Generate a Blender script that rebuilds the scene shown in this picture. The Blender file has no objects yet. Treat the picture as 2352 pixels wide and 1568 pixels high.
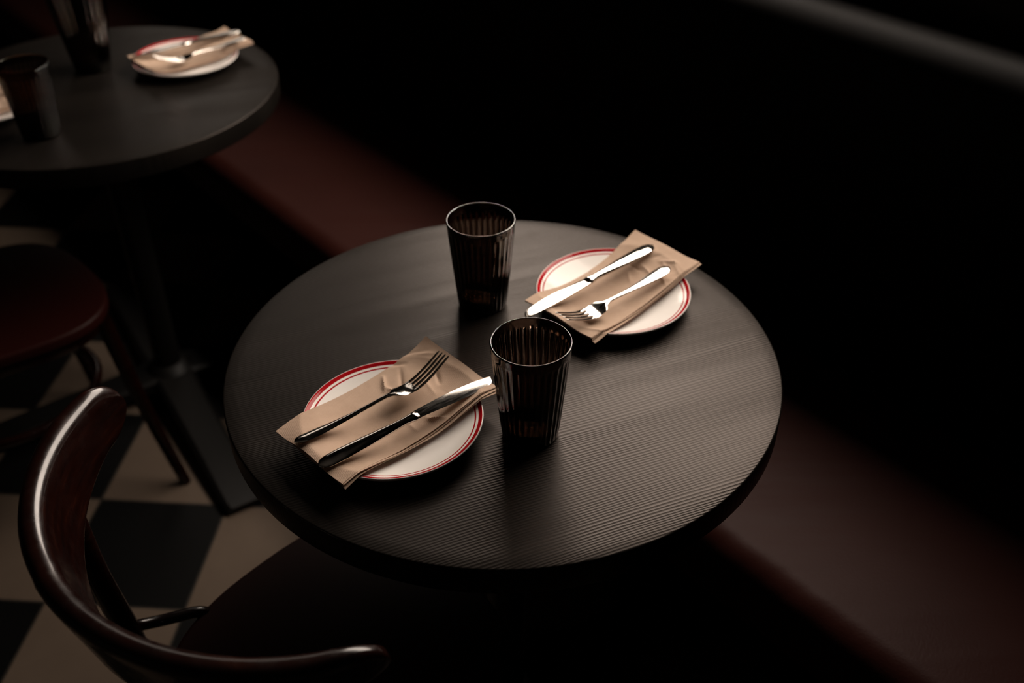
import bpy, math, random
from mathutils import Vector, Matrix
random.seed(4)
sc = bpy.context.scene
C = sc.collection
PI = math.pi
R = math.radians

# ------------------------------------------------------------------ camera, light, exposure
TH = 0.75                                    # table height
cam_d = bpy.data.cameras.new('camera')
cam = bpy.data.objects.new('camera', cam_d); C.objects.link(cam)
cam_d.sensor_width = 36.0
cam_d.lens = 2333.66 / 2352 * 36.0
pitch, roll = 0.6404, -0.0047
fw = Vector((0, math.cos(pitch), -math.sin(pitch)))
up0 = Vector((0, math.sin(pitch), math.cos(pitch)))
rt0 = Vector((1, 0, 0))
rt = rt0 * math.cos(roll) + up0 * math.sin(roll)
up = up0 * math.cos(roll) - rt0 * math.sin(roll)
m = Matrix((rt, up, -fw)).transposed().to_4x4()
m.translation = Vector((0.0115, -1.0297, TH + 0.7923))
cam.matrix_world = m
cam_d.clip_start = 0.05
cam_d.dof.use_dof = True
cam_d.dof.focus_distance = 1.13
cam_d.dof.aperture_fstop = 2.9
cam_d.dof.aperture_blades = 0
sc.camera = cam

sc.view_settings.view_transform = 'Standard'
sc.view_settings.look = 'None'
sc.view_settings.gamma = 1.0
sc.view_settings.exposure = 0.0
sc.view_settings.use_curve_mapping = False
sc.cycles.use_denoising = True
sc.cycles.max_bounces = 10
sc.cycles.transmission_bounces = 10
sc.cycles.sample_clamp_indirect = 4.0
sc.cycles.caustics_refractive = False
sc.cycles.caustics_reflective = True

w = bpy.data.worlds.new('world'); sc.world = w; w.use_nodes = True
w.node_tree.nodes['Background'].inputs[0].default_value = (1.0, 0.85, 0.75, 1)
w.node_tree.nodes['Background'].inputs[1].default_value = 0.0

# bench frame: D runs along the bench, N points to the bench wall
ANG = math.atan2(-0.767, 0.642)
D = Vector((math.cos(ANG), math.sin(ANG), 0))
N = Vector((-math.sin(ANG), math.cos(ANG), 0))
def BN(d, n, z=0.0):
    return D * d + N * n + Vector((0, 0, z))

def area(name, loc, direction, sx, sy, power, col):
    l = bpy.data.lights.new(name, 'AREA'); l.shape = 'RECTANGLE'
    l.size = sx; l.size_y = sy; l.energy = power; l.color = col
    o = bpy.data.objects.new(name, l); C.objects.link(o)
    o.location = loc
    z = -Vector(direction).normalized()
    x = Vector((0, 0, 1)).cross(z).normalized()
    y = z.cross(x)
    mm = Matrix((x, y, z)).transposed().to_4x4(); mm.translation = loc
    o.matrix_world = mm
    return o
# daylight behind the window above the bench
WIN = dict(d0=-1.38, d1=0.30, z0=1.15, z1=1.98)
WIN2 = dict(d0=-3.55, d1=-1.85, z0=1.22, z1=2.00)
LW = 14.0
DAY = (1.0, 0.86, 0.74)
w.node_tree.nodes['Background'].inputs[0].default_value = (*DAY, 1)      # bright overcast outdoors, seen through the windows
w.node_tree.nodes['Background'].inputs[1].default_value = LW
for q in (WIN, WIN2):                                                   # portals only guide the sampling of that daylight
    a_ = area('window_portal', BN((q['d0'] + q['d1']) / 2, 0.80, (q['z0'] + q['z1']) / 2), -N, q['d1'] - q['d0'], q['z1'] - q['z0'], 1.0, (1, 1, 1))
    a_.data.cycles.is_portal = True
# small warm ceiling lamp on the room side
LAMP = Vector((1.90, -1.15, 2.84))
area('ceiling_lamp_light', LAMP, (0, 0, -1), 0.42, 0.42, 16.0 * PI * 0.42 * 0.42, (1.0, 0.70, 0.46)).data.shape = 'DISK'

# ------------------------------------------------------------------ helpers
def obj(name, verts, faces, mat, parent=None, smooth=True, loc=None, auto=None):
    me = bpy.data.meshes.new(name)
    me.from_pydata([tuple(v) for v in verts], [], faces)
    me.validate(); me.update()
    if smooth:
        me.polygons.foreach_set('use_smooth', [True] * len(me.polygons))
    if auto is not None:
        me.set_sharp_from_angle(angle=R(auto))
    me.materials.append(mat)
    o = bpy.data.objects.new(name, me); C.objects.link(o)
    if parent: o.parent = parent
    if loc is not None: o.location = loc
    return o

def thing(name, label, cat, loc=(0, 0, 0), rz=0, group=None):
    o = bpy.data.objects.new(name, None); C.objects.link(o)
    o.empty_display_size = 0.05
    o.location = loc; o.rotation_euler = (0, 0, rz)
    o['label'] = label; o['category'] = cat
    if group: o['group'] = group
    return o
def tag(o, label, cat, group=None):
    o['label'] = label; o['category'] = cat
    if group: o['group'] = group
    return o
def struct(o):
    o['kind'] = 'structure'; return o

def box(x0, x1, y0, y1, z0, z1):
    v = [(x0, y0, z0), (x1, y0, z0), (x1, y1, z0), (x0, y1, z0), (x0, y0, z1), (x1, y0, z1), (x1, y1, z1), (x0, y1, z1)]
    f = [(0, 3, 2, 1), (4, 5, 6, 7), (0, 1, 5, 4), (1, 2, 6, 5), (2, 3, 7, 6), (3, 0, 4, 7)]
    return v, f
def merge(*parts):
    V, F = [], []
    for v, f in parts:
        k = len(V); V += list(v); F += [tuple(i + k for i in q) for q in f]
    return V, F
def lathe(profile, n=96, mod=None):
    """profile: list of (r, z) from bottom axis around to top axis; closed at the axis when r == 0"""
    V, F, rings = [], [], []
    for k, (r, z) in enumerate(profile):
        if r < 1e-7:
            rings.append([len(V)]); V.append((0, 0, z))
        else:
            ring = []
            for i in range(n):
                a = 2 * PI * i / n
                rr = r if mod is None else mod(r, z, a, k)
                ring.append(len(V)); V.append((rr * math.cos(a), rr * math.sin(a), z))
            rings.append(ring)
    for a, b in zip(rings, rings[1:]):
        if len(a) == 1 and len(b) == 1: continue
        if len(a) == 1:
            for i in range(n): F.append((a[0], b[(i + 1) % n], b[i]))
        elif len(b) == 1:
            for i in range(n): F.append((a[i], a[(i + 1) % n], b[0]))
        else:
            for i in range(n): F.append((a[i], a[(i + 1) % n], b[(i + 1) % n], b[i]))
    return V, F
def catmull(P, m=8, closed=False):
    P = [Vector(p) for p in P]; out = []
    n = len(P)
    rng = n if closed else n - 1
    for i in range(rng):
        p0 = P[(i - 1) % n] if closed or i > 0 else P[0] * 2 - P[1]
        p1 = P[i]; p2 = P[(i + 1) % n]
        p3 = P[(i + 2) % n] if closed or i + 2 < n else P[-1] * 2 - P[-2]
        for k in range(m):
            t = k / m
            out.append(0.5 * ((2 * p1) + (p2 - p0) * t + (2 * p0 - 5 * p1 + 4 * p2 - p3) * t * t + (3 * p1 - p0 - 3 * p2 + p3) * t ** 3))
    if not closed: out.append(P[-1])
    return out
def tube(path, rad, n=16, closed=False, ratio=1.0):
    """rad: number or list (per path point); ratio squashes the section vertically"""
    P = [Vector(p) for p in path]; k = len(P)
    V, F = [], []
    prev = None
    for i, p in enumerate(P):
        if closed: t = (P[(i + 1) % k] - P[i - 1]).normalized()
        else: t = (P[min(i + 1, k - 1)] - P[max(i - 1, 0)]).normalized()
        if prev is None:
            ref = Vector((0, 0, 1)) if abs(t.z) < 0.9 else Vector((1, 0, 0))
            a = t.cross(ref).normalized()
        else:
            a = (prev - t * prev.dot(t)).normalized()
        prev = a
        b = t.cross(a)
        r = rad[i] if isinstance(rad, (list, tuple)) else rad
        for j in range(n):
            q = 2 * PI * j / n
            V.append(p + a * (r * math.cos(q)) + b * (r * ratio * math.sin(q)))
    for i in range(k if closed else k - 1):
        i2 = (i + 1) % k
        for j in range(n):
            F.append((i * n + j, i * n + (j + 1) % n, i2 * n + (j + 1) % n, i2 * n + j))
    if not closed:
        F.append(tuple(reversed(range(n))))
        F.append(tuple((k - 1) * n + j for j in range(n)))
    return V, F
def slab(outline, z0, z1, bev=0.004, seg=3):
    """closed outline (x,y) extruded with rounded edges"""
    n = len(outline); P = [Vector((x, y)) for x, y in outline]
    nor = []
    for i in range(n):
        t = (P[(i + 1) % n] - P[i - 1]).normalized(); nor.append(Vector((t.y, -t.x)))
    rows = []
    for s in range(seg + 1):
        a = PI / 2 * s / seg
        rows.append((bev * (1 - math.sin(a)), z0 + bev * (1 - math.cos(a))))
    for s in range(seg + 1):
        a = PI / 2 * s / seg
        rows.append((bev * (1 - math.cos(a)), z1 - bev * (1 - math.sin(a))))
    V, F = [], []
    for off, z in rows:
        for i in range(n):
            q = P[i] - nor[i] * off; V.append((q.x, q.y, z))
    for r_ in range(len(rows) - 1):
        for i in range(n):
            j = (i + 1) % n
            F.append((r_ * n + i, r_ * n + j, (r_ + 1) * n + j, (r_ + 1) * n + i))
    F.append(tuple(reversed(range(n))))
    F.append(tuple((len(rows) - 1) * n + i for i in range(n)))
    return V, F
def copy_tree(o, parent=None):
    c = o.copy(); C.objects.link(c)
    if parent: c.parent = parent
    for ch in list(o.children): copy_tree(ch, c)
    return c

# ------------------------------------------------------------------ materials
def mat(name, base=(0.5, 0.5, 0.5), rough=0.5, metal=0.0, **kw):
    m = bpy.data.materials.new(name); m.use_nodes = True
    b = m.node_tree.nodes['Principled BSDF']
    b.inputs['Base Color'].default_value = (*base, 1)
    b.inputs['Roughness'].default_value = rough
    b.inputs['Metallic'].default_value = metal
    for k, v in kw.items():
        b.inputs[k.replace('_', ' ')].default_value = v
    return m, m.node_tree, b
def node(nt, typ, **kw):
    n = nt.nodes.new(typ)
    for k, v in kw.items(): setattr(n, k, v)
    return n
def ramp(nt, fac, stops):
    r = node(nt, 'ShaderNodeValToRGB'); e = r.color_ramp.elements
    e[0].position, e[0].color = stops[0][0], (*stops[0][1], 1)
    e[1].position, e[1].color = stops[-1][0], (*stops[-1][1], 1)
    for p, c in stops[1:-1]:
        q = e.new(p); q.color = (*c, 1)
    nt.links.new(fac, r.inputs[0]); return r
def mapping(nt, scale, rz=0.0, loc=(0, 0, 0)):
    tc = node(nt, 'ShaderNodeTexCoord'); mp = node(nt, 'ShaderNodeMapping')
    mp.inputs['Scale'].default_value = scale; mp.inputs['Rotation'].default_value = (0, 0, rz)
    mp.inputs['Location'].default_value = loc
    nt.links.new(tc.outputs['Object'], mp.inputs[0]); return mp
def noise(nt, vec, scale, detail=2, rough=0.5):
    n = node(nt, 'ShaderNodeTexNoise'); n.inputs['Scale'].default_value = scale
    n.inputs['Detail'].default_value = detail; n.inputs['Roughness'].default_value = rough
    if vec is not None: nt.links.new(vec, n.inputs['Vector'])
    return n
def bump(nt, b, h, strength, dist, normal=None):
    n = node(nt, 'ShaderNodeBump'); n.inputs['Strength'].default_value = strength; n.inputs['Distance'].default_value = dist
    nt.links.new(h, n.inputs['Height'])
    if normal is not None: nt.links.new(normal, n.inputs['Normal'])
    nt.links.new(n.outputs[0], b.inputs['Normal']); return n
def mth(nt, op, a, b=None):
    n = node(nt, 'ShaderNodeMath', operation=op)
    for i, v in enumerate((a, b)):
        if v is None: continue
        if isinstance(v, (int, float)): n.inputs[i].default_value = v
        else: nt.links.new(v, n.inputs[i])
    return n.outputs[0]

def wood_black():
    """black stained timber, fine raised grain running one way"""
    m, nt, b = mat('black_stained_wood', (0.02, 0.017, 0.015), 0.40, Specular_IOR_Level=0.20, Specular_Tint=(1.0, 0.82, 0.71, 1))
    mp = mapping(nt, (1, 1, 1), rz=R(-23))
    sep = node(nt, 'ShaderNodeSeparateXYZ'); nt.links.new(mp.outputs[0], sep.inputs[0])
    # slow bend of the grain
    st = node(nt, 'ShaderNodeMapping'); st.inputs['Scale'].default_value = (1.3, 5.0, 1.0); nt.links.new(mp.outputs[0], st.inputs[0])
    bend = noise(nt, st.outputs[0], 1.0, 2)
    y = mth(nt, 'ADD', sep.outputs[1], mth(nt, 'MULTIPLY', bend.outputs[0], 0.030))
    # irregular spacing: phase grows with a noise of y
    cmb = node(nt, 'ShaderNodeCombineXYZ'); nt.links.new(y, cmb.inputs[1])
    nt.links.new(mth(nt, 'MULTIPLY', sep.outputs[0], 0.05), cmb.inputs[0])
    slow = noise(nt, cmb.outputs[0], 22.0, 2)
    ph = mth(nt, 'ADD', mth(nt, 'MULTIPLY', y, 2 * PI / 0.0038), mth(nt, 'MULTIPLY', slow.outputs[0], 22.0))
    wave = mth(nt, 'MULTIPLY', mth(nt, 'ADD', mth(nt, 'SINE', ph), 1.0), 0.5)
    fine = noise(nt, cmb.outputs[0], 700.0, 2)
    broad = noise(nt, cmb.outputs[0], 11.0, 3)
    amp = ramp(nt, broad.outputs[0], [(0.3, (0.18,) * 3), (0.62, (1, 1, 1))])
    h = mth(nt, 'MULTIPLY', mth(nt, 'ADD', wave, mth(nt, 'MULTIPLY', fine.outputs[0], 0.35)), amp.outputs[0])
    up_ = mth(nt, 'GREATER_THAN', sep.outputs[2], TH - 0.0012)
    h = mth(nt, 'MULTIPLY', h, up_)
    bump(nt, b, h, 1.0, 0.00028)
    cr = ramp(nt, broad.outputs[0], [(0.3, (0.004, 0.0034, 0.003)), (0.7, (0.009, 0.0075, 0.0063))])
    nt.links.new(cr.outputs[0], b.inputs['Base Color'])
    rr = ramp(nt, wave, [(0.0, (0.44,) * 3), (1.0, (0.31,) * 3)])
    nt.links.new(rr.outputs[0], b.inputs['Roughness'])
    return m
def wood_chair():
    m, nt, b = mat('dark_mahogany_lacquer', (0.05, 0.012, 0.006), 0.26, Coat_Weight=0.3, Coat_Roughness=0.10, Specular_IOR_Level=0.3)
    mp = mapping(nt, (6, 6, 40))
    n1 = noise(nt, mp.outputs[0], 3.0, 4, 0.6)
    c = ramp(nt, n1.outputs[0], [(0.25, (0.003, 0.0007, 0.0005)), (0.6, (0.0085, 0.0017, 0.0009)), (0.85, (0.022, 0.0055, 0.0022))])
    nt.links.new(c.outputs[0], b.inputs['Base Color'])
    mp2 = mapping(nt, (1, 1, 1)); n2 = noise(nt, mp2.outputs[0], 60, 3)
    r_ = ramp(nt, n2.outputs[0], [(0.3, (0.20,) * 3), (0.75, (0.32,) * 3)])
    nt.links.new(r_.outputs[0], b.inputs['Roughness'])
    bump(nt, b, n2.outputs[0], 0.12, 0.0008)
    return m
def leather():
    m, nt, b = mat('oxblood_leather', (0.075, 0.012, 0.009), 0.5, Specular_IOR_Level=0.10)
    mp = mapping(nt, (1, 1, 1))
    n1 = noise(nt, mp.outputs[0], 2.2, 3)
    c = ramp(nt, n1.outputs[0], [(0.3, (0.025, 0.0060, 0.0042)), (0.7, (0.034, 0.0085, 0.0060))])
    nt.links.new(c.outputs[0], b.inputs['Base Color'])
    v = node(nt, 'ShaderNodeTexVoronoi'); v.inputs['Scale'].default_value = 260; nt.links.new(mp.outputs[0], v.inputs['Vector'])
    mp2 = mapping(nt, (1.2, 7, 1), rz=R(-20)); n2 = noise(nt, mp2.outputs[0], 2.0, 2)
    h = mth(nt, 'ADD', mth(nt, 'MULTIPLY', v.outputs['Distance'], 0.08), mth(nt, 'MULTIPLY', n2.outputs[0], 2.5))
    bump(nt, b, h, 0.5, 0.003)
    return m
def paper():
    m, nt, b = mat('kraft_paper', (0.42, 0.27, 0.18), 0.9)
    mp = mapping(nt, (1, 1, 1))
    n1 = noise(nt, mp.outputs[0], 25, 4, 0.6)
    c = ramp(nt, n1.outputs[0], [(0.25, (0.42, 0.29, 0.205)), (0.75, (0.54, 0.385, 0.285))])
    nt.links.new(c.outputs[0], b.inputs['Base Color'])
    # embossed close rows of little ribs
    sep = node(nt, 'ShaderNodeSeparateXYZ'); nt.links.new(mp.outputs[0], sep.inputs[0])
    nz = noise(nt, mp.outputs[0], 180, 2)
    ph = mth(nt, 'ADD', mth(nt, 'MULTIPLY', sep.outputs[0], 2 * PI / 0.00125), mth(nt, 'MULTIPLY', nz.outputs[0], 3.5))
    wv = mth(nt, 'SINE', ph)
    ph2 = mth(nt, 'MULTIPLY', sep.outputs[1], 2 * PI / 0.0017)
    wv2 = mth(nt, 'MULTIPLY', mth(nt, 'SINE', ph2), 0.45)
    h = mth(nt, 'ADD', mth(nt, 'ADD', wv, wv2), mth(nt, 'MULTIPLY', n1.outputs[0], 3.0))
    bump(nt, b, h, 0.42, 0.00016)
    return m
def floor_mat():
    m, nt, b = mat('checkered_floor', (0.5, 0.45, 0.4), 0.42, Specular_IOR_Level=0.25)
    S = 0.2705
    mp = mapping(nt, (1, 1, 1))
    sep = node(nt, 'ShaderNodeSeparateXYZ'); nt.links.new(mp.outputs[0], sep.inputs[0])
    fx = mth(nt, 'DIVIDE', sep.outputs[0], S); fy = mth(nt, 'DIVIDE', sep.outputs[1], S)
    par = mth(nt, 'MODULO', mth(nt, 'ADD', mth(nt, 'ADD', mth(nt, 'FLOOR', fx), mth(nt, 'FLOOR', fy)), 400), 2)
    n1 = noise(nt, mp.outputs[0], 4, 4, 0.6)
    wht = ramp(nt, n1.outputs[0], [(0.2, (0.100, 0.073, 0.054)), (0.8, (0.137, 0.101, 0.075))])
    mix = node(nt, 'ShaderNodeMix', data_type='RGBA')
    nt.links.new(par, mix.inputs[0]); nt.links.new(wht.outputs[0], mix.inputs[6]); mix.inputs[7].default_value = (0.0015, 0.0015, 0.0015, 1)
    def edge(f):
        fr = mth(nt, 'FRACT', f)
        return mth(nt, 'MINIMUM', fr, mth(nt, 'SUBTRACT', 1.0, fr))
    e = mth(nt, 'LESS_THAN', mth(nt, 'MINIMUM', edge(fx), edge(fy)), 0.008)
    mix2 = node(nt, 'ShaderNodeMix', data_type='RGBA')
    nt.links.new(e, mix2.inputs[0]); nt.links.new(mix.outputs[2], mix2.inputs[6]); mix2.inputs[7].default_value = (0.03, 0.025, 0.02, 1)
    nt.links.new(mix2.outputs[2], b.inputs['Base Color'])
    bump(nt, b, mth(nt, 'SUBTRACT', 1.0, e), 0.3, 0.001)
    return m
def steel():
    m, nt, b = mat('brushed_cutlery_steel', (0.62, 0.59, 0.55), 0.13, 1.0)
    mp = mapping(nt, (30, 200, 60)); n = noise(nt, mp.outputs[0], 2.0, 3)
    r_ = ramp(nt, n.outputs[0], [(0.3, (0.05,) * 3), (0.8, (0.13,) * 3)])
    nt.links.new(r_.outputs[0], b.inputs['Roughness'])
    return m
def plate_mat():
    """cream glaze; two red rings painted near the rim, by radius in the plate's own frame"""
    m, nt, b = mat('cream_glazed_ceramic', (0.84, 0.80, 0.76), 0.10, Specular_IOR_Level=0.12)
    tc = node(nt, 'ShaderNodeTexCoord'); sep = node(nt, 'ShaderNodeSeparateXYZ'); nt.links.new(tc.outputs['Object'], sep.inputs[0])
    r = mth(nt, 'SQRT', mth(nt, 'ADD', mth(nt, 'POWER', sep.outputs[0], 2.0), mth(nt, 'POWER', sep.outputs[1], 2.0)))
    def band(a, c):
        return mth(nt, 'MULTIPLY', mth(nt, 'GREATER_THAN', r, a), mth(nt, 'LESS_THAN', r, c))
    k = mth(nt, 'MAXIMUM', band(0.0994, 0.1038), band(0.0948, 0.0966))
    geo = node(nt, 'ShaderNodeNewGeometry')
    sn = node(nt, 'ShaderNodeSeparateXYZ'); nt.links.new(geo.outputs['Normal'], sn.inputs[0])
    k = mth(nt, 'MULTIPLY', k, mth(nt, 'GREATER_THAN', sn.outputs[2], 0.15))
    mix = node(nt, 'ShaderNodeMix', data_type='RGBA'); nt.links.new(k, mix.inputs[0])
    mix.inputs[6].default_value = (0.84, 0.80, 0.76, 1); mix.inputs[7].default_value = (0.36, 0.006, 0.010, 1)
    nt.links.new(mix.outputs[2], b.inputs['Base Color'])
    return m

M = {}
M['table'] = wood_black()
M['edge'], _, _ = mat('black_lacquered_edge', (0.010, 0.009, 0.008), 0.42)
M['chair'] = wood_chair()
M['leather'] = leather()
M['seat'], _, _ = mat('deep_red_seat_veneer', (0.017, 0.0024, 0.0016), 0.5, Specular_IOR_Level=0.12)
M['paper'] = paper()
M['floor'] = floor_mat()
M['steel'] = steel()
M['plate'] = plate_mat()
M['iron'], _, _ = mat('black_cast_iron', (0.004, 0.0035, 0.003), 0.5, Specular_IOR_Level=0.25)
M['wall'], _, _ = mat('dark_brown_wall', (0.010, 0.0075, 0.0065), 0.6, Specular_IOR_Level=0.3)
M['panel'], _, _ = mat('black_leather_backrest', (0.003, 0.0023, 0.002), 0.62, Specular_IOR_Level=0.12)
M['frame'], _, _ = mat('dark_window_frame', (0.02, 0.015, 0.012), 0.4)
M['ceil'], _, _ = mat('dark_ceiling', (0.02, 0.017, 0.015), 0.8)
M['glass'], gnt, gb = mat('smoked_brown_glass', (1, 1, 1), 0.0, Transmission_Weight=1.0, IOR=1.5)
va = node(gnt, 'ShaderNodeVolumeAbsorption'); va.inputs['Color'].default_value = (.42, .28, .18, 1); va.inputs['Density'].default_value = 1300
gnt.links.new(va.outputs[0], gnt.nodes['Material Output'].inputs['Volume'])
def pane_mat(name, tint):
    m = bpy.data.materials.new(name); m.use_nodes = True; nt = m.node_tree
    for n_ in list(nt.nodes):
        if n_.type == 'BSDF_PRINCIPLED': nt.nodes.remove(n_)
    tr = node(nt, 'ShaderNodeBsdfTransparent'); tr.inputs[0].default_value = tint
    gl = node(nt, 'ShaderNodeBsdfGlossy'); gl.inputs['Roughness'].default_value = 0.02
    mx = node(nt, 'ShaderNodeMixShader'); mx.inputs[0].default_value = 0.03
    nt.links.new(tr.outputs[0], mx.inputs[1]); nt.links.new(gl.outputs[0], mx.inputs[2])
    nt.links.new(mx.outputs[0], nt.nodes['Material Output'].inputs[0])
    return m
M['pane'] = pane_mat('window_pane_glass', (1, 1, 1, 1))
M['pane_dark'] = pane_mat('tinted_window_pane', (0.29, 0.29, 0.29, 1))      # two faces: about 7 % of the light

# ------------------------------------------------------------------ the room (in the bench frame: x along the bench, y to its wall)
def room_piece(name, parts, mt, parent=None, **k):
    V, F = merge(*parts)
    V = [BN(x, y, z) for x, y, z in V]
    return struct(obj(name, V, F, mt, parent, smooth=False, **k))
X0, X1, Y0, WN, H = -5.2, 3.4, -3.6, 0.745, 2.9
th0, fo = -0.075, (-0.855, 0.491)
# floor: its own axes follow the tiles
ca, sa = math.cos(-th0), math.sin(-th0)
fl = []
for x, y, z in box(X0 - .15, X1 + .15, Y0 - .15, WN + .15, -0.1, 0)[0]:
    p = BN(x, y, z); q = p - Vector((fo[0], fo[1], 0))
    fl.append((q.x * ca - q.y * sa, q.x * sa + q.y * ca, q.z))
o = struct(obj('floor', fl, box(0, 1, 0, 1, 0, 1)[1], M['floor'], smooth=False))
o.location = (fo[0], fo[1], 0); o.rotation_euler = (0, 0, th0)
W = WIN
V2 = WIN2
wb = [box(X0, V2['d0'], WN, WN + .14, 0, H), box(V2['d1'], W['d0'], WN, WN + .14, 0, H), box(W['d1'], X1, WN, WN + .14, 0, H)]
for q in (W, V2):
    wb += [box(q['d0'], q['d1'], WN, WN + .14, 0, q['z0']), box(q['d0'], q['d1'], WN, WN + .14, q['z1'], H)]
room_piece('wall_back', wb, M['wall'])
room_piece('wall_left', [box(X0 - .12, X0, Y0, WN + .14, 0, H)], M['wall'])
room_piece('wall_right', [box(X1, X1 + .12, Y0, WN + .14, 0, H)], M['wall'])
room_piece('wall_front', [box(X0 - .12, X1 + .12, Y0 - .12, Y0, 0, H)], M['wall'])
ceil_o = room_piece('ceiling', [box(X0 - .12, X1 + .12, Y0 - .12, WN + .14, H, H + .1)], M['ceil'])
V, F = lathe([(.235, 0), (.25, .004), (.25, .055), (0, .055), (0, .050), (.235, .050), (.235, 0)], 48)
struct(obj('ceiling_lamp', [(x + LAMP.x, y + LAMP.y, z + LAMP.z - .004) for x, y, z in V], F, M['frame'], ceil_o, auto=30))
t_ = 0.045
for k_, q in enumerate((W, V2)):
    fr = []
    for a, c in ((q['d0'], q['d0'] + t_), (q['d1'] - t_, q['d1'])):
        fr.append(box(a, c, WN + .02, WN + .08, q['z0'], q['z1']))
    fr.append(box(q['d0'], q['d1'], WN + .02, WN + .08, q['z0'], q['z0'] + t_))
    fr.append(box(q['d0'], q['d1'], WN + .02, WN + .08, q['z1'] - t_, q['z1']))
    win = room_piece('window_%d' % (k_ + 1), fr, M['frame'])
    V, F = box(q['d0'] + .02, q['d1'] - .02, WN + .045, WN + .051, q['z0'] + .02, q['z1'] - .02)
    struct(obj('window_pane', [BN(*v) for v in V], F, M['pane'] if k_ == 0 else M['pane_dark'], win, smooth=False))

# ------------------------------------------------------------------ banquette
bench = thing('banquette_bench', 'long oxblood red leather banquette bench running along the dark wall', 'bench')
def bar_profile(prof, x0, x1, nseg=1):
    n = len(prof); V, F = [], []
    for k in range(nseg + 1):
        x = x0 + (x1 - x0) * k / nseg
        for y, z in prof: V.append(BN(x, y, z))
    for k in range(nseg):
        for i in range(n):
            j = (i + 1) % n
            F.append((k * n + i, k * n + j, (k + 1) * n + j, (k + 1) * n + i))
    F.append(tuple(reversed(range(n)))); F.append(tuple(nseg * n + i for i in range(n)))
    return V, F
def rrect(y0, y1, z0, z1, radii, seg=8):
    """radii: corners (y0,z0),(y1,z0),(y1,z1),(y0,z1)"""
    cs = [(y0, z0, 1, 1, PI), (y1, z0, -1, 1, 1.5 * PI), (y1, z1, -1, -1, 0), (y0, z1, 1, -1, .5 * PI)]
    out = []
    for (cy, cz, sy, sz, a0), r in zip(cs, radii):
        for s in range(seg + 1):
            a = a0 + PI / 2 * s / seg
            out.append((cy + sy * r + r * math.cos(a), cz + sz * r + r * math.sin(a)))
    return out
V, F = bar_profile(rrect(0.190, 0.655, 0.345, 0.462, (0.02, 0.01, 0.012, 0.045)), -4.6, 1.9, 60)
obj('seat_cushion', V, F, M['leather'], bench, auto=60)
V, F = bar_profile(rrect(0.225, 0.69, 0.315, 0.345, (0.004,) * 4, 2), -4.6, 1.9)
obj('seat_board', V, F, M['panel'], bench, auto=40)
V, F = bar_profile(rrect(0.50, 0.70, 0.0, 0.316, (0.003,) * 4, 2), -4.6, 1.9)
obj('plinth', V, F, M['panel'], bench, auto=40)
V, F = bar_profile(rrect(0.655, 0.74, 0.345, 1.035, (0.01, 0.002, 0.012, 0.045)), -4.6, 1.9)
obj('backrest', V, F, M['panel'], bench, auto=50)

# ------------------------------------------------------------------ round tables
def make_table(name, label, loc, foot_ang):
    t = thing(name, label, 'table', loc, 0, 'round black cafe tables')
    r = 0.35; zt = TH; zb = TH - 0.0375; bv = 0.0022
    prof = [(0, zb), (r - bv, zb)]
    prof += [(r - bv + bv * math.sin(a), zb + bv - bv * math.cos(a)) for a in (PI / 6, PI / 3, PI / 2)]
    prof += [(r - bv + bv * math.cos(a), zt - bv + bv * math.sin(a)) for a in (0, PI / 6, PI / 3, PI / 2)]
    prof += [(r - 0.02, zt), (0, zt)]
    V, F = lathe(prof, 192)
    obj('tabletop', V, F, M['table'], t, auto=50)
    V, F = lathe([(0, zb - .012), (.13, zb - .012), (.135, zb - .009), (.135, zb), (0, zb)], 48)
    obj('mounting_plate', V, F, M['iron'], t, auto=40)
    V, F = lathe([(0, .03), (.030, .03), (.030, zb - .03), (.045, zb - .012), (0, zb - .012)], 40)
    obj('column', V, F, M['iron'], t, auto=40)
    V, F = lathe([(0, .022), (.07, .022), (.07, .04), (.045, .066), (.034, .075), (0, .075)], 40)
    obj('base_hub', V, F, M['iron'], t, auto=40)
    for k in range(4):
        a = foot_ang + k * PI / 2
        L = 0.49; out = []
        secs = [(0.03, .046, .03, .060), (0.15, .042, .022, .050), (0.34, .040, .010, .038), (L - .02, .040, .003, .026), (L, .036, .003, .018)]
        V, F = [], []
        for x, hw, z0, z1 in secs:
            for y, z in ((-hw, z0), (hw, z0), (hw, z1 - .006), (hw - .008, z1), (-hw + .008, z1), (-hw, z1 - .006)):
                V.append((x * math.cos(a) - y * math.sin(a), x * math.sin(a) + y * math.cos(a), z))
        for s in range(len(secs) - 1):
            for i in range(6):
                j = (i + 1) % 6; F.append((s * 6 + i, s * 6 + j, (s + 1) * 6 + j, (s + 1) * 6 + i))
        F.append(tuple(reversed(range(6)))); F.append(tuple((len(secs) - 1) * 6 + i for i in range(6)))
        ft = obj('foot', V, F, M['iron'], t, auto=30)
        cx, cy = (L - .05) * math.cos(a), (L - .05) * math.sin(a)
        V, F = lathe([(0, 0), (.014, 0), (.014, .006), (0, .006)], 20)
        V = [(x + cx, y + cy, z) for x, y, z in V]
        obj('glide', V, F, M['iron'], ft, auto=40)
    return t
T1 = Vector((0, 0, 0)); T2 = Vector((-0.803, 0.874, 0))
make_table('round_table', 'round black wooden cafe table in the middle with two glasses and two plates on it', T1, R(33))
make_table('round_table', 'farther round black cafe table, cut off at the upper left corner of the photo', T2, R(32))

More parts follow.
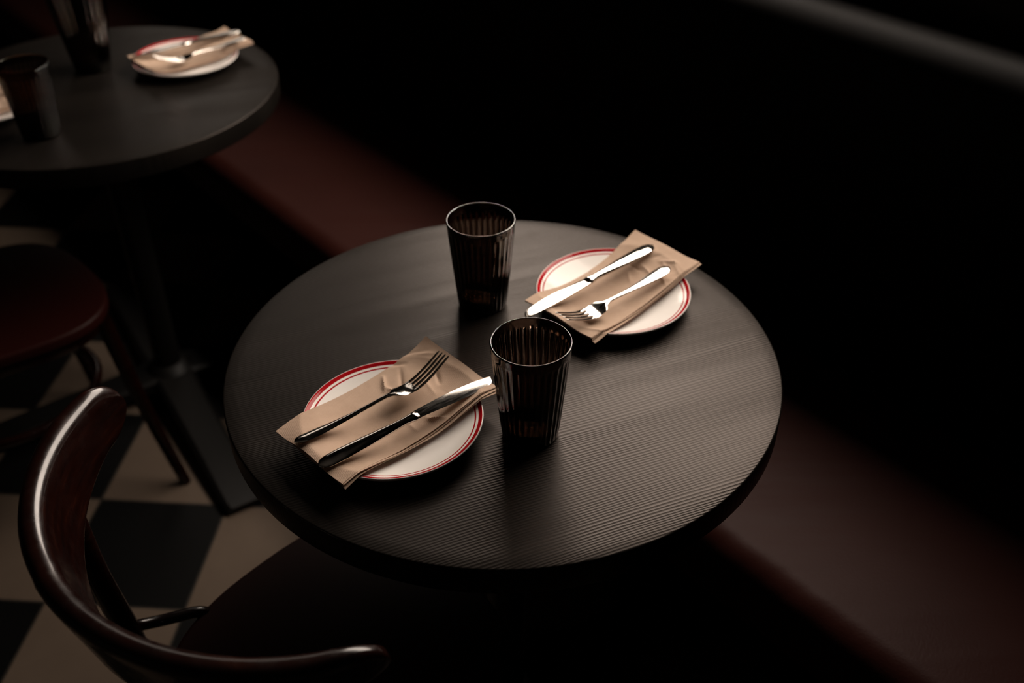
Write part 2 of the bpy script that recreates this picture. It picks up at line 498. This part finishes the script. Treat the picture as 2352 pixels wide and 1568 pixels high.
# ------------------------------------------------------------------ plates
PR = 0.105
def plate_z(r):
    if r < 0.058: return 0.0062
    t = (r - 0.058) / (PR - 0.058)
    return 0.0062 + 0.0145 * (t ** 1.35)
def make_plate():
    pts = [(0, 0.0025), (0.052, 0.0025), (0.053, 0.0), (0.058, 0.0), (0.060, 0.0028)]
    for k in range(1, 9):
        r = 0.060 + (0.1025 - 0.060) * k / 8
        pts.append((r, plate_z(r) - 0.0042))
    pts += [(0.1040, 0.0172), (0.1050, 0.0186), (0.1052, 0.0198), (0.1046, 0.0208), (0.1036, 0.0210)]
    for k in range(0, 15):
        r = 0.1020 * (1 - k / 14) + 0.045 * (k / 14)
        pts.append((r, plate_z(r)))
    pts += [(0.02, 0.0062), (0, 0.0062)]
    return lathe(pts, 128)
V, F = make_plate()
plate0 = obj('dinner_plate', V, F, M['plate'], auto=60)
PL = [((-.127, -.137), 'cream plate with two red rim rings, under the cutlery beside the front smoky glass'),
      ((.150, .125), 'cream red-rimmed plate at the far side of the middle table under a shining knife'),
      ((-.655, .990), 'cream red-rimmed plate near the right edge of the farther table'),
      ((-.980, .762), 'cream plate on the farther table, mostly cut off by the left edge of the photo')]
for i, ((x, y), lab) in enumerate(PL):
    o = plate0 if i == 0 else plate0.copy()
    if i: C.objects.link(o)
    o.location = (x, y, TH + 0.0003); tag(o, lab, 'plate', 'red-rimmed plates')

# ------------------------------------------------------------------ napkins (local x = long axis), folded in layers
def napkin(name, cx, cy, ang, L, Wd, pc, lab, seed, curl=(0, 0), crumple=0.0012):
    """pc: plate centre; the sheet bridges the plate's rim; curl: rise of the (start, end)"""
    rnd = random.Random(seed)
    nx, ny = 130, 70
    waves = [(rnd.uniform(15, 70), rnd.uniform(0, 6.28), rnd.uniform(-1, 1), rnd.uniform(.3, 1)) for _ in range(9)]
    cr = []
    for q in range(16):
        an = rnd.uniform(-.9, .9); px_ = L * (rnd.uniform(.12, .42) if q < 12 else rnd.uniform(-.4, .2))
        cr.append((px_, rnd.uniform(-.5, .5) * Wd, math.cos(an), math.sin(an), rnd.uniform(.010, .030), rnd.uniform(-.0032, .0038) * (1 if q < 12 else .4)))
    c_, s_ = math.cos(ang), math.sin(ang)
    layers = 4; th = 0.0009
    root_z = TH
    def edge_shape(u, v, lay):
        # slight bow and layer shift so the layers show along the sides
        x = (u - .5) * L + 0.0008 * math.sin(v * 9 + lay)
        hw = Wd / 2 * (1 + 0.02 * math.sin(u * 5 + seed)) - 0.0004 * lay
        y = (v * 2 - 1) * hw + 0.0035 * math.sin(PI * u) * (1 if seed % 2 else -.6) - 0.0011 * (layers - 1 - lay) * (1.0 + .8 * math.sin(4.2 * u + lay * 1.9 + seed))
        return x, y
    def zof(x, y):
        wx, wy = cx + x * c_ - y * s_, cy + x * s_ + y * c_
        r = math.hypot(wx - pc[0], wy - pc[1])
        # taut between rims: lower in the middle, never below the plate
        chord = 0.0105 + 0.0128 * min(1.0, (r / PR)) ** 2.0
        if r > PR: chord = 0.0233 - 0.10 * (r - PR)
        z = chord
        for px_, py_, ca2, sa2, ln, dp in cr:
            uu = (x - px_) * ca2 + (y - py_) * sa2; vv = -(x - px_) * sa2 + (y - py_) * ca2
            z += dp * math.exp(-(abs(uu) / .0022) ** 1.2) * max(0, 1 - (vv / ln) ** 2)
        fade = min(1, abs(x) / (L * .5)) ** 1.2
        for k, ph, sl, am in waves:
            z += crumple * am * math.sin(k * (x + sl * y) + ph) * (.35 + fade)
        if x > L * .30: z += curl[1] * ((x - L * .30) / (L * .2)) ** 2 * (0.4 + 0.6 * (y / Wd + .5))
        if x < -L * .30: z += curl[0] * ((-x - L * .30) / (L * .2)) ** 2
        pz = plate_z(min(r, PR)) + .0012 if r < PR + .002 else 0
        return max(z, pz)
    V, F = [], []
    for lay in range(layers):
        for side in (0, 1):
            for i in range(nx + 1):
                for j in range(ny + 1):
                    u, v = i / nx, j / ny
                    x, y = edge_shape(u, v, lay)
                    z = zof(x, y) + (lay + side * .62) * th + (.0006 * lay * max(0, -(v - .18)) * 5 * (1 + math.sin(7 * u + lay)) if v < .18 else 0)
                    V.append((x, y, z))
        base = lay * 2 * (nx + 1) * (ny + 1); n2 = (nx + 1) * (ny + 1)
        idx = lambda s, i, j: base + s * n2 + i * (ny + 1) + j
        for i in range(nx):
            for j in range(ny):
                F.append((idx(1, i, j), idx(1, i + 1, j), idx(1, i + 1, j + 1), idx(1, i, j + 1)))
                F.append((idx(0, i, j), idx(0, i, j + 1), idx(0, i + 1, j + 1), idx(0, i + 1, j)))
        for i in range(nx):
            F.append((idx(0, i, 0), idx(0, i + 1, 0), idx(1, i + 1, 0), idx(1, i, 0)))
            F.append((idx(0, i, ny), idx(1, i, ny), idx(1, i + 1, ny), idx(0, i + 1, ny)))
        for j in range(ny):
            F.append((idx(0, 0, j), idx(1, 0, j), idx(1, 0, j + 1), idx(0, 0, j + 1)))
            F.append((idx(0, nx, j), idx(0, nx, j + 1), idx(1, nx, j + 1), idx(1, nx, j)))
    o = obj(name, V, F, M['paper'], auto=40)
    o.location = (cx, cy, TH); o.rotation_euler = (0, 0, ang)
    tag(o, lab, 'napkin', 'folded brown paper napkins')
    return o
napkin('paper_napkin', -.1323, -.1308, R(44.4), .226, .126, PL[0][0], 'folded brown paper napkin on the plate nearest the camera, under a fork and knife', 3, curl=(0.0, .016))
napkin('paper_napkin', .1519, .1328, R(46.5), .236, .114, PL[1][0], 'folded brown paper napkin across the far plate of the middle table', 8, curl=(0.0, .012))
napkin('paper_napkin', -.6465, 1.0060, R(42.7), .224, .112, PL[2][0], 'blurred brown paper napkin on the plate near the farther table\'s right edge', 5, curl=(0.004, .014))
napkin('paper_napkin', -.9800, .7640, R(44), .222, .114, PL[3][0], 'brown paper napkin on the plate cut off by the left edge of the photo', 6, curl=(0.0, .010))

# ------------------------------------------------------------------ cutlery (local x from handle end to tip, z up from its lowest point)
def sweep(secs, n=20, power=2.0):
    """secs: (x, zc, half width, half thickness, y shift) - rounded section, closed ends"""
    V, F = [], []
    for x, zc, hw, ht, ys in secs:
        for j in range(n):
            a = 2 * PI * j / n
            cx_, sx_ = math.cos(a), math.sin(a)
            V.append((x, ys + hw * math.copysign(abs(cx_) ** (2 / power), cx_), zc + ht * math.copysign(abs(sx_) ** (2 / power), sx_)))
    for i in range(len(secs) - 1):
        for j in range(n):
            F.append((i * n + j, i * n + (j + 1) % n, (i + 1) * n + (j + 1) % n, (i + 1) * n + j))
    F.append(tuple(range(n))); F.append(tuple(reversed([(len(secs) - 1) * n + j for j in range(n)])))
    F = [tuple(reversed(f)) for f in F]
    return V, F
def interp(keys, t):
    for a, b in zip(keys, keys[1:]):
        if t <= b[0]:
            u = (t - a[0]) / (b[0] - a[0]); u = u * u * (3 - 2 * u)
            return [p + (q - p) * u for p, q in zip(a[1:], b[1:])]
    return list(keys[-1][1:])
def lin(keys, t):
    for a, b in zip(keys, keys[1:]):
        if t <= b[0]:
            u = (t - a[0]) / (b[0] - a[0]); return [p + (q - p) * u for p, q in zip(a[1:], b[1:])]
    return list(keys[-1][1:])
def make_knife(L=.238):
    e = thing('table_knife', '', 'knife', group='table knives')
    hk = [(0, .0015, .0010), (.004, .0070, .0020), (.012, .0098, .0029), (.030, .0103, .0036), (.060, .0088, .0040), (.090, .0064, .0042), (.112, .0050, .0042), (.120, .0060, .0046), (.125, .0072, .0046), (.130, .0068, .0030)]
    secs = []
    for k in range(61):
        x = .130 * (k / 60) ** 1.15
        hw, ht = lin(hk, x); secs.append((x, .0048, hw, ht, 0))
    V, F = sweep(secs, 28, 1.8)
    obj('handle', V, F, M['steel'], e, auto=60)
    # blade lying flat: straight back edge (+y), bellied cutting edge (-y)
    V, F = [], []; n = 48
    for k in range(n + 1):
        t = k / n; x = .128 + (L - .128) * (1 - (1 - t) ** 1.5)
        u = (x - .128) / (L - .128)
        top = .0066 + .0016 * math.sin(PI * min(1, u * 1.1)) - .0022 * u * u
        bot = -.0066 - .0042 * math.sin(PI * min(1, u * .93) ** 1.2)
        cap = math.sqrt(max(0, 1 - ((u - .90) / .10) ** 2)) if u > .90 else 1
        mid = .0030 * u
        top = mid + (top - mid) * cap; bot = mid + (bot - mid) * cap
        zc = .0050 - .0030 * u * u
        for y, dz in ((top, .0011), (mid, .0013), (bot * .7 + mid * .3, .0008), (bot, .00015), (bot * .7 + mid * .3, -.0008), (mid, -.0013), (top, -.0011)):
            V.append((x, y, zc + dz))
    for i in range(n):
        for j in range(7):
            F.append((i * 7 + j, i * 7 + (j + 1) % 7, (i + 1) * 7 + (j + 1) % 7, (i + 1) * 7 + j))
    F.append(tuple(reversed(range(7))))
    obj('blade', V, F, M['steel'], e, auto=35)
    return e
def make_fork(L=.208):
    e = thing('table_fork', '', 'fork', group='table forks')
    # handle and neck: flat wide end, narrow shaft arching up, then root of the tines
    def zline(x):
        return lin([(0, .0048), (.02, .0036), (.045, .0030), (.075, .0034), (.100, .0048), (.120, .0060), (.130, .0060), (.140, .0036), (.150, .0022), (.165, .0042), (.185, .0125), (.211, .0265)], x)[0]
    def zs(x):
        return sum(zline(min(max(x + d_, 0), .21)) for d_ in (-.006, -.003, 0, .003, .006)) / 5
    hk = [(0, .0015, .0008), (.003, .0065, .0014), (.010, .0092, .0020), (.025, .0096, .0022), (.050, .0070, .0022), (.080, .0045, .0021), (.105, .0033, .0022), (.120, .0034, .0021), (.128, .0055, .0018), (.133, .0105, .0015), (.138, .0128, .0013), (.150, .0133, .0012), (.158, .0133, .0011)]
    secs = []
    for k in range(80):
        x = .158 * k / 79
        hw, ht = lin(hk, x); secs.append((x, zs(x), hw, ht, 0))
    V, F = sweep(secs, 24, 1.6)
    obj('handle', V, F, M['steel'], e, auto=60)
    for q in range(4):
        y0 = (q - 1.5) * .0071
        secs = []
        for k in range(26):
            t = k / 25; x = .154 + (L - .154) * t
            hw = .0025 * (1 - .30 * t) * (1 if t < .88 else math.sqrt(max(.02, 1 - ((t - .88) / .12) ** 2)))
            secs.append((x, zs(x), hw, .0011 * (1 - .2 * t), y0 * (1 - .05 * t)))
        V, F = sweep(secs, 12, 2.6)
        obj('tine', V, F, M['steel'], e, auto=60)
    return e
def place(o, a, b, za, zb, lab, roll_=0.0, scale=1.0):
    A = Vector((a[0], a[1], TH + za)); B = Vector((b[0], b[1], TH + zb))
    x = (B - A).normalized(); y = Vector((0, 0, 1)).cross(x).normalized(); z = x.cross(y)
    y2 = y * math.cos(roll_) + z * math.sin(roll_); z2 = x.cross(y2)
    mm = Matrix((x, y2, z2)).transposed().to_4x4(); mm.translation = A
    o.matrix_world = mm @ Matrix.Scale(scale, 4); o['label'] = lab
kn = make_knife(); fk = make_fork()
NZ = .0278
place(kn, (-.1972, -.2325), (-.0127, -.0805), NZ, NZ + .001, 'knife with its rounded blade tip almost touching the front smoky glass')
place(fk, (-.2285, -.1955), (-.0680, -.0650), NZ + .0010, NZ + .0005, 'fork lying tines up on the napkin of the plate nearest the camera', roll_=R(-12))
k2 = copy_tree(kn); place(k2, (.2130, .2150), (.0300, .0470), NZ + .002, NZ, 'bright shining knife on the far plate of the middle table, blade reaching past the plate', scale=1.05)
f2 = copy_tree(fk); place(f2, (.2290, .1585), (.0790, .0240), NZ + .002, NZ - .002, 'fork with shining handle on the far plate of the middle table')
k3 = copy_tree(kn); place(k3, (-.5630, 1.0970), (-.7600, .9470), NZ + .002, NZ, 'blurred knife across the plate near the farther table\'s right edge')
f3 = copy_tree(fk); place(f3, (-.5440, 1.0580), (-.6860, .9130), NZ + .002, NZ - .002, 'blurred fork beside the knife on the farther table\'s right-hand plate')

# ------------------------------------------------------------------ fluted smoky glasses
def make_glass(h=.132, rt_=.0455, rb=.0330, nf=32):
    n = nf * 6
    flute_top = h - .016
    def router(z): return rb + (rt_ - rb) * (z / h) ** .95
    prof = [(0, .0030, 0), (rb * .72, .0030, 0), (rb * .80, .0006, 0), (rb - .004, 0, 0), (rb - .0012, .0008, .0), (rb, .0030, .3)]
    for k in range(1, 15):
        z = .006 + (flute_top - .006) * k / 14; prof.append((router(z), z, 1))
    for k, am in ((1, .75), (2, .4), (3, .12), (4, 0)):
        z = flute_top + k * .0016; prof.append((router(z), z, am))
    prof += [(router(h - .007), h - .007, 0), (router(h - .004), h - .004, 0), (rt_ - .00005, h - .0022, 0)]
    for k in range(0, 13):
        a = PI * k / 12
        prof.append((rt_ - .0013 + .0013 * math.cos(a), h - .0013 + .0013 * math.sin(a), 0))
    wall = .0026
    for k in range(0, 5):
        z = h - .005 - k * .0028
        prof.append((router(z) - wall, z, (0, 0, 0, -.35, -.8)[k]))
    for k in range(1, 13):
        z = (h - .018) * (1 - k / 12) + .016 * (k / 12); prof.append((router(z) - wall - .0003, z, -1))
    prof += [(router(.012) - wall - .002, .0125, -.4), (router(.010) * .75, .0100, 0), (.012, .0092, 0), (0, .0090, 0)]
    P2 = [(r, z) for r, z, _ in prof]
    amp = [a for *_, a in prof]
    def mod(r, z, a, k):
        f = abs(math.sin(nf / 2 * a))          # scalloped ridge
        if amp[k] >= 0: return r - amp[k] * .0011 * (f ** .8)
        return r + amp[k] * .0009 * (1 - f)
    return lathe(P2, n, mod)
V, F = make_glass()
g0 = obj('drinking_glass', V, F, M['glass'])
GL = [((.0323, -.1432), 'nearest fluted smoky brown glass, standing between the two plates', 0.1),
      ((-.0284, .1225), 'fluted smoky glass at the back of the middle table, behind the front plate', 0.4),
      ((-.8340, .6650), 'dark blurred tumbler on the farther table at the left edge of the photo', 0.8)]
for i, ((x, y), lab, rz) in enumerate(GL):
    o = g0 if i == 0 else g0.copy()
    if i: C.objects.link(o)
    o.location = (x, y, TH + .0003); o.rotation_euler = (0, 0, rz)
    tag(o, lab, 'glass', 'fluted smoky glasses')
V, F = make_glass(.235, .068, .0350, 32)
o = obj('carafe', V, F, M['glass']); o.location = (-.842, .975, TH + .0003)
tag(o, 'tall dark glass vessel on the farther table, cut off by the top of the photo', 'carafe')

# ------------------------------------------------------------------ bentwood chairs (local x forward, y to the sitter's left)
def seat_outline(s=1.0, n=72, grow=0.0):
    out = []
    for i in range(n):
        a = 2 * PI * i / n
        ca_, sa_ = math.cos(a), math.sin(a)
        e = 2 / 2.7
        x = (.205 + grow) * math.copysign(abs(ca_) ** e, ca_)
        y = (.205 + grow) * math.copysign(abs(sa_) ** e, sa_)
        y *= (.192 / .205) * (1 + .16 * (x / .205))
        out.append((x * s, y * s))
    return out
def make_chair(name, label, loc, rz):
    t = thing(name, label, 'chair', loc, rz, 'bentwood chairs')
    # backrest: a broad bent band, rounded at both ends
    PHI = R(80); nphi = 96; c0 = Vector((-.019, .008))
    V, F = [], []; prof_n = 0
    for i in range(nphi + 1):
        s = -1 + 2 * i / nphi
        s2 = math.copysign(1 - (1 - abs(s)) ** 1.6, s)
        phi = s2 * (R(73) if s2 < 0 else R(81))
        r_in = (.237 + .026 * (phi / R(68)) ** 2) if phi < 0 else (.238 + .015 * (phi / R(68)) ** 2)
        endf = abs(s2)
        q = max(0.0, (endf - .86) / .14); rnd = math.sqrt(max(0.0, 1 - q * q))
        hgt = .118 - .040 * min(1, endf / .85) ** 1.4
        zm = .800 - hgt * .5
        hh = max(.004, hgt * .5 * (.08 + .92 * rnd))
        # the top edge droops a little towards the ends
        ztop, zbot = zm + hh - .004 * endf ** 2, zm - hh
        thk = .026 - .011 * max(0, (endf - .72) / .28) ** 1.5
        sec = []
        m_ = 10
        for k in range(m_ + 1):                      # rounded top, inner to outer
            a = PI * k / m_
            sec.append((thk / 2 - thk / 2 * math.cos(a), ztop - .012 * min(1, hh / .03) * (1 - math.sin(a))))
        for k in range(1, 5):
            sec.append((thk * (1 - .12 * k / 5), ztop + (zbot - ztop) * (.15 + .70 * k / 5)))
        for k in range(m_ + 1):
            a = PI * k / m_
            sec.append((thk * .44 + thk * .44 * math.cos(a), zbot + .010 * min(1, hh / .03) * (1 - math.sin(a))))
        for k in range(1, 5):
            sec.append((0.0, zbot + (ztop - zbot) * (.15 + .70 * k / 5)))
        prof_n = len(sec)
        dirx, diry = -math.cos(phi), -math.sin(phi)
        for off, z in sec:
            rr = r_in + off - .20 * max(0, .80 - z)
            V.append((c0.x + rr * dirx, c0.y + rr * diry, z))
    for i in range(nphi):
        for j in range(prof_n):
            F.append((i * prof_n + j, i * prof_n + (j + 1) % prof_n, (i + 1) * prof_n + (j + 1) % prof_n, (i + 1) * prof_n + j))
    F.append(tuple(reversed(range(prof_n)))); F.append(tuple(nphi * prof_n + j for j in range(prof_n)))
    F = [tuple(reversed(f)) for f in F]
    obj('backrest', V, F, M['chair'], t, auto=60)
    # seat
    V, F = slab(seat_outline(), .432, .458, .007, 4)
    # shallow dish
    seat = obj('seat', V, F, M['seat'], t, auto=50)
    V, F = slab(seat_outline(.93), .405, .433, .004, 2)
    obj('seat_frame', V, F, M['chair'], t, auto=50)
    for sy in (-1, 1):
        fl_ = catmull([(.160, .145 * sy, .425), (.172, .158 * sy, .30), (.190, .180 * sy, .15), (.212, .206 * sy, 0)], 6)
        n_ = len(fl_)
        V, F = tube(fl_, [.0165 - .005 * i / (n_ - 1) for i in range(n_)], 16)
        V = [(v[0], v[1], max(v[2], 0)) for v in V]
        obj('leg', V, F, M['chair'], t, auto=60)
        rl = catmull([(-.205, .176 * sy, .720), (-.202, .178 * sy, .60), (-.190, .174 * sy, .47), (-.186, .166 * sy, .36), (-.205, .170 * sy, .18), (-.245, .182 * sy, 0)], 6)
        n_ = len(rl)
        V, F = tube(rl, [.0125 + .003 * math.sin(PI * i / (n_ - 1)) for i in range(n_)], 16)
        V = [(v[0], v[1], max(v[2], 0)) for v in V]
        obj('leg', V, F, M['chair'], t, auto=60)
        br = catmull([(-.196, .178 * sy, .500), (-.182, .184 * sy, .478), (-.158, .183 * sy, .466), (-.130, .175 * sy, .462), (-.105, .168 * sy, .458), (-.090, .162 * sy, .448)], 6)
        V, F = tube(br, .0085, 14, ratio=.9)
        obj('hip_brace', V, F, M['chair'], t, auto=60)
    ring = [(.172 * math.cos(2 * PI * i / 48) - .012, .160 * math.sin(2 * PI * i / 48), .255) for i in range(48)]
    V, F = tube(ring, .0095, 12, closed=True)
    obj('stretcher_ring', V, F, M['chair'], t)
    return t
make_chair('bentwood_chair', 'dark mahogany bentwood chair with curved glossy backrest, pulled up to the middle table', (-.216, -.229, 0), R(39.93))
make_chair('bentwood_chair', 'dark bentwood chair in deep shadow at the farther table, only its seat and legs seen', (-.985, .547, 0), R(43))
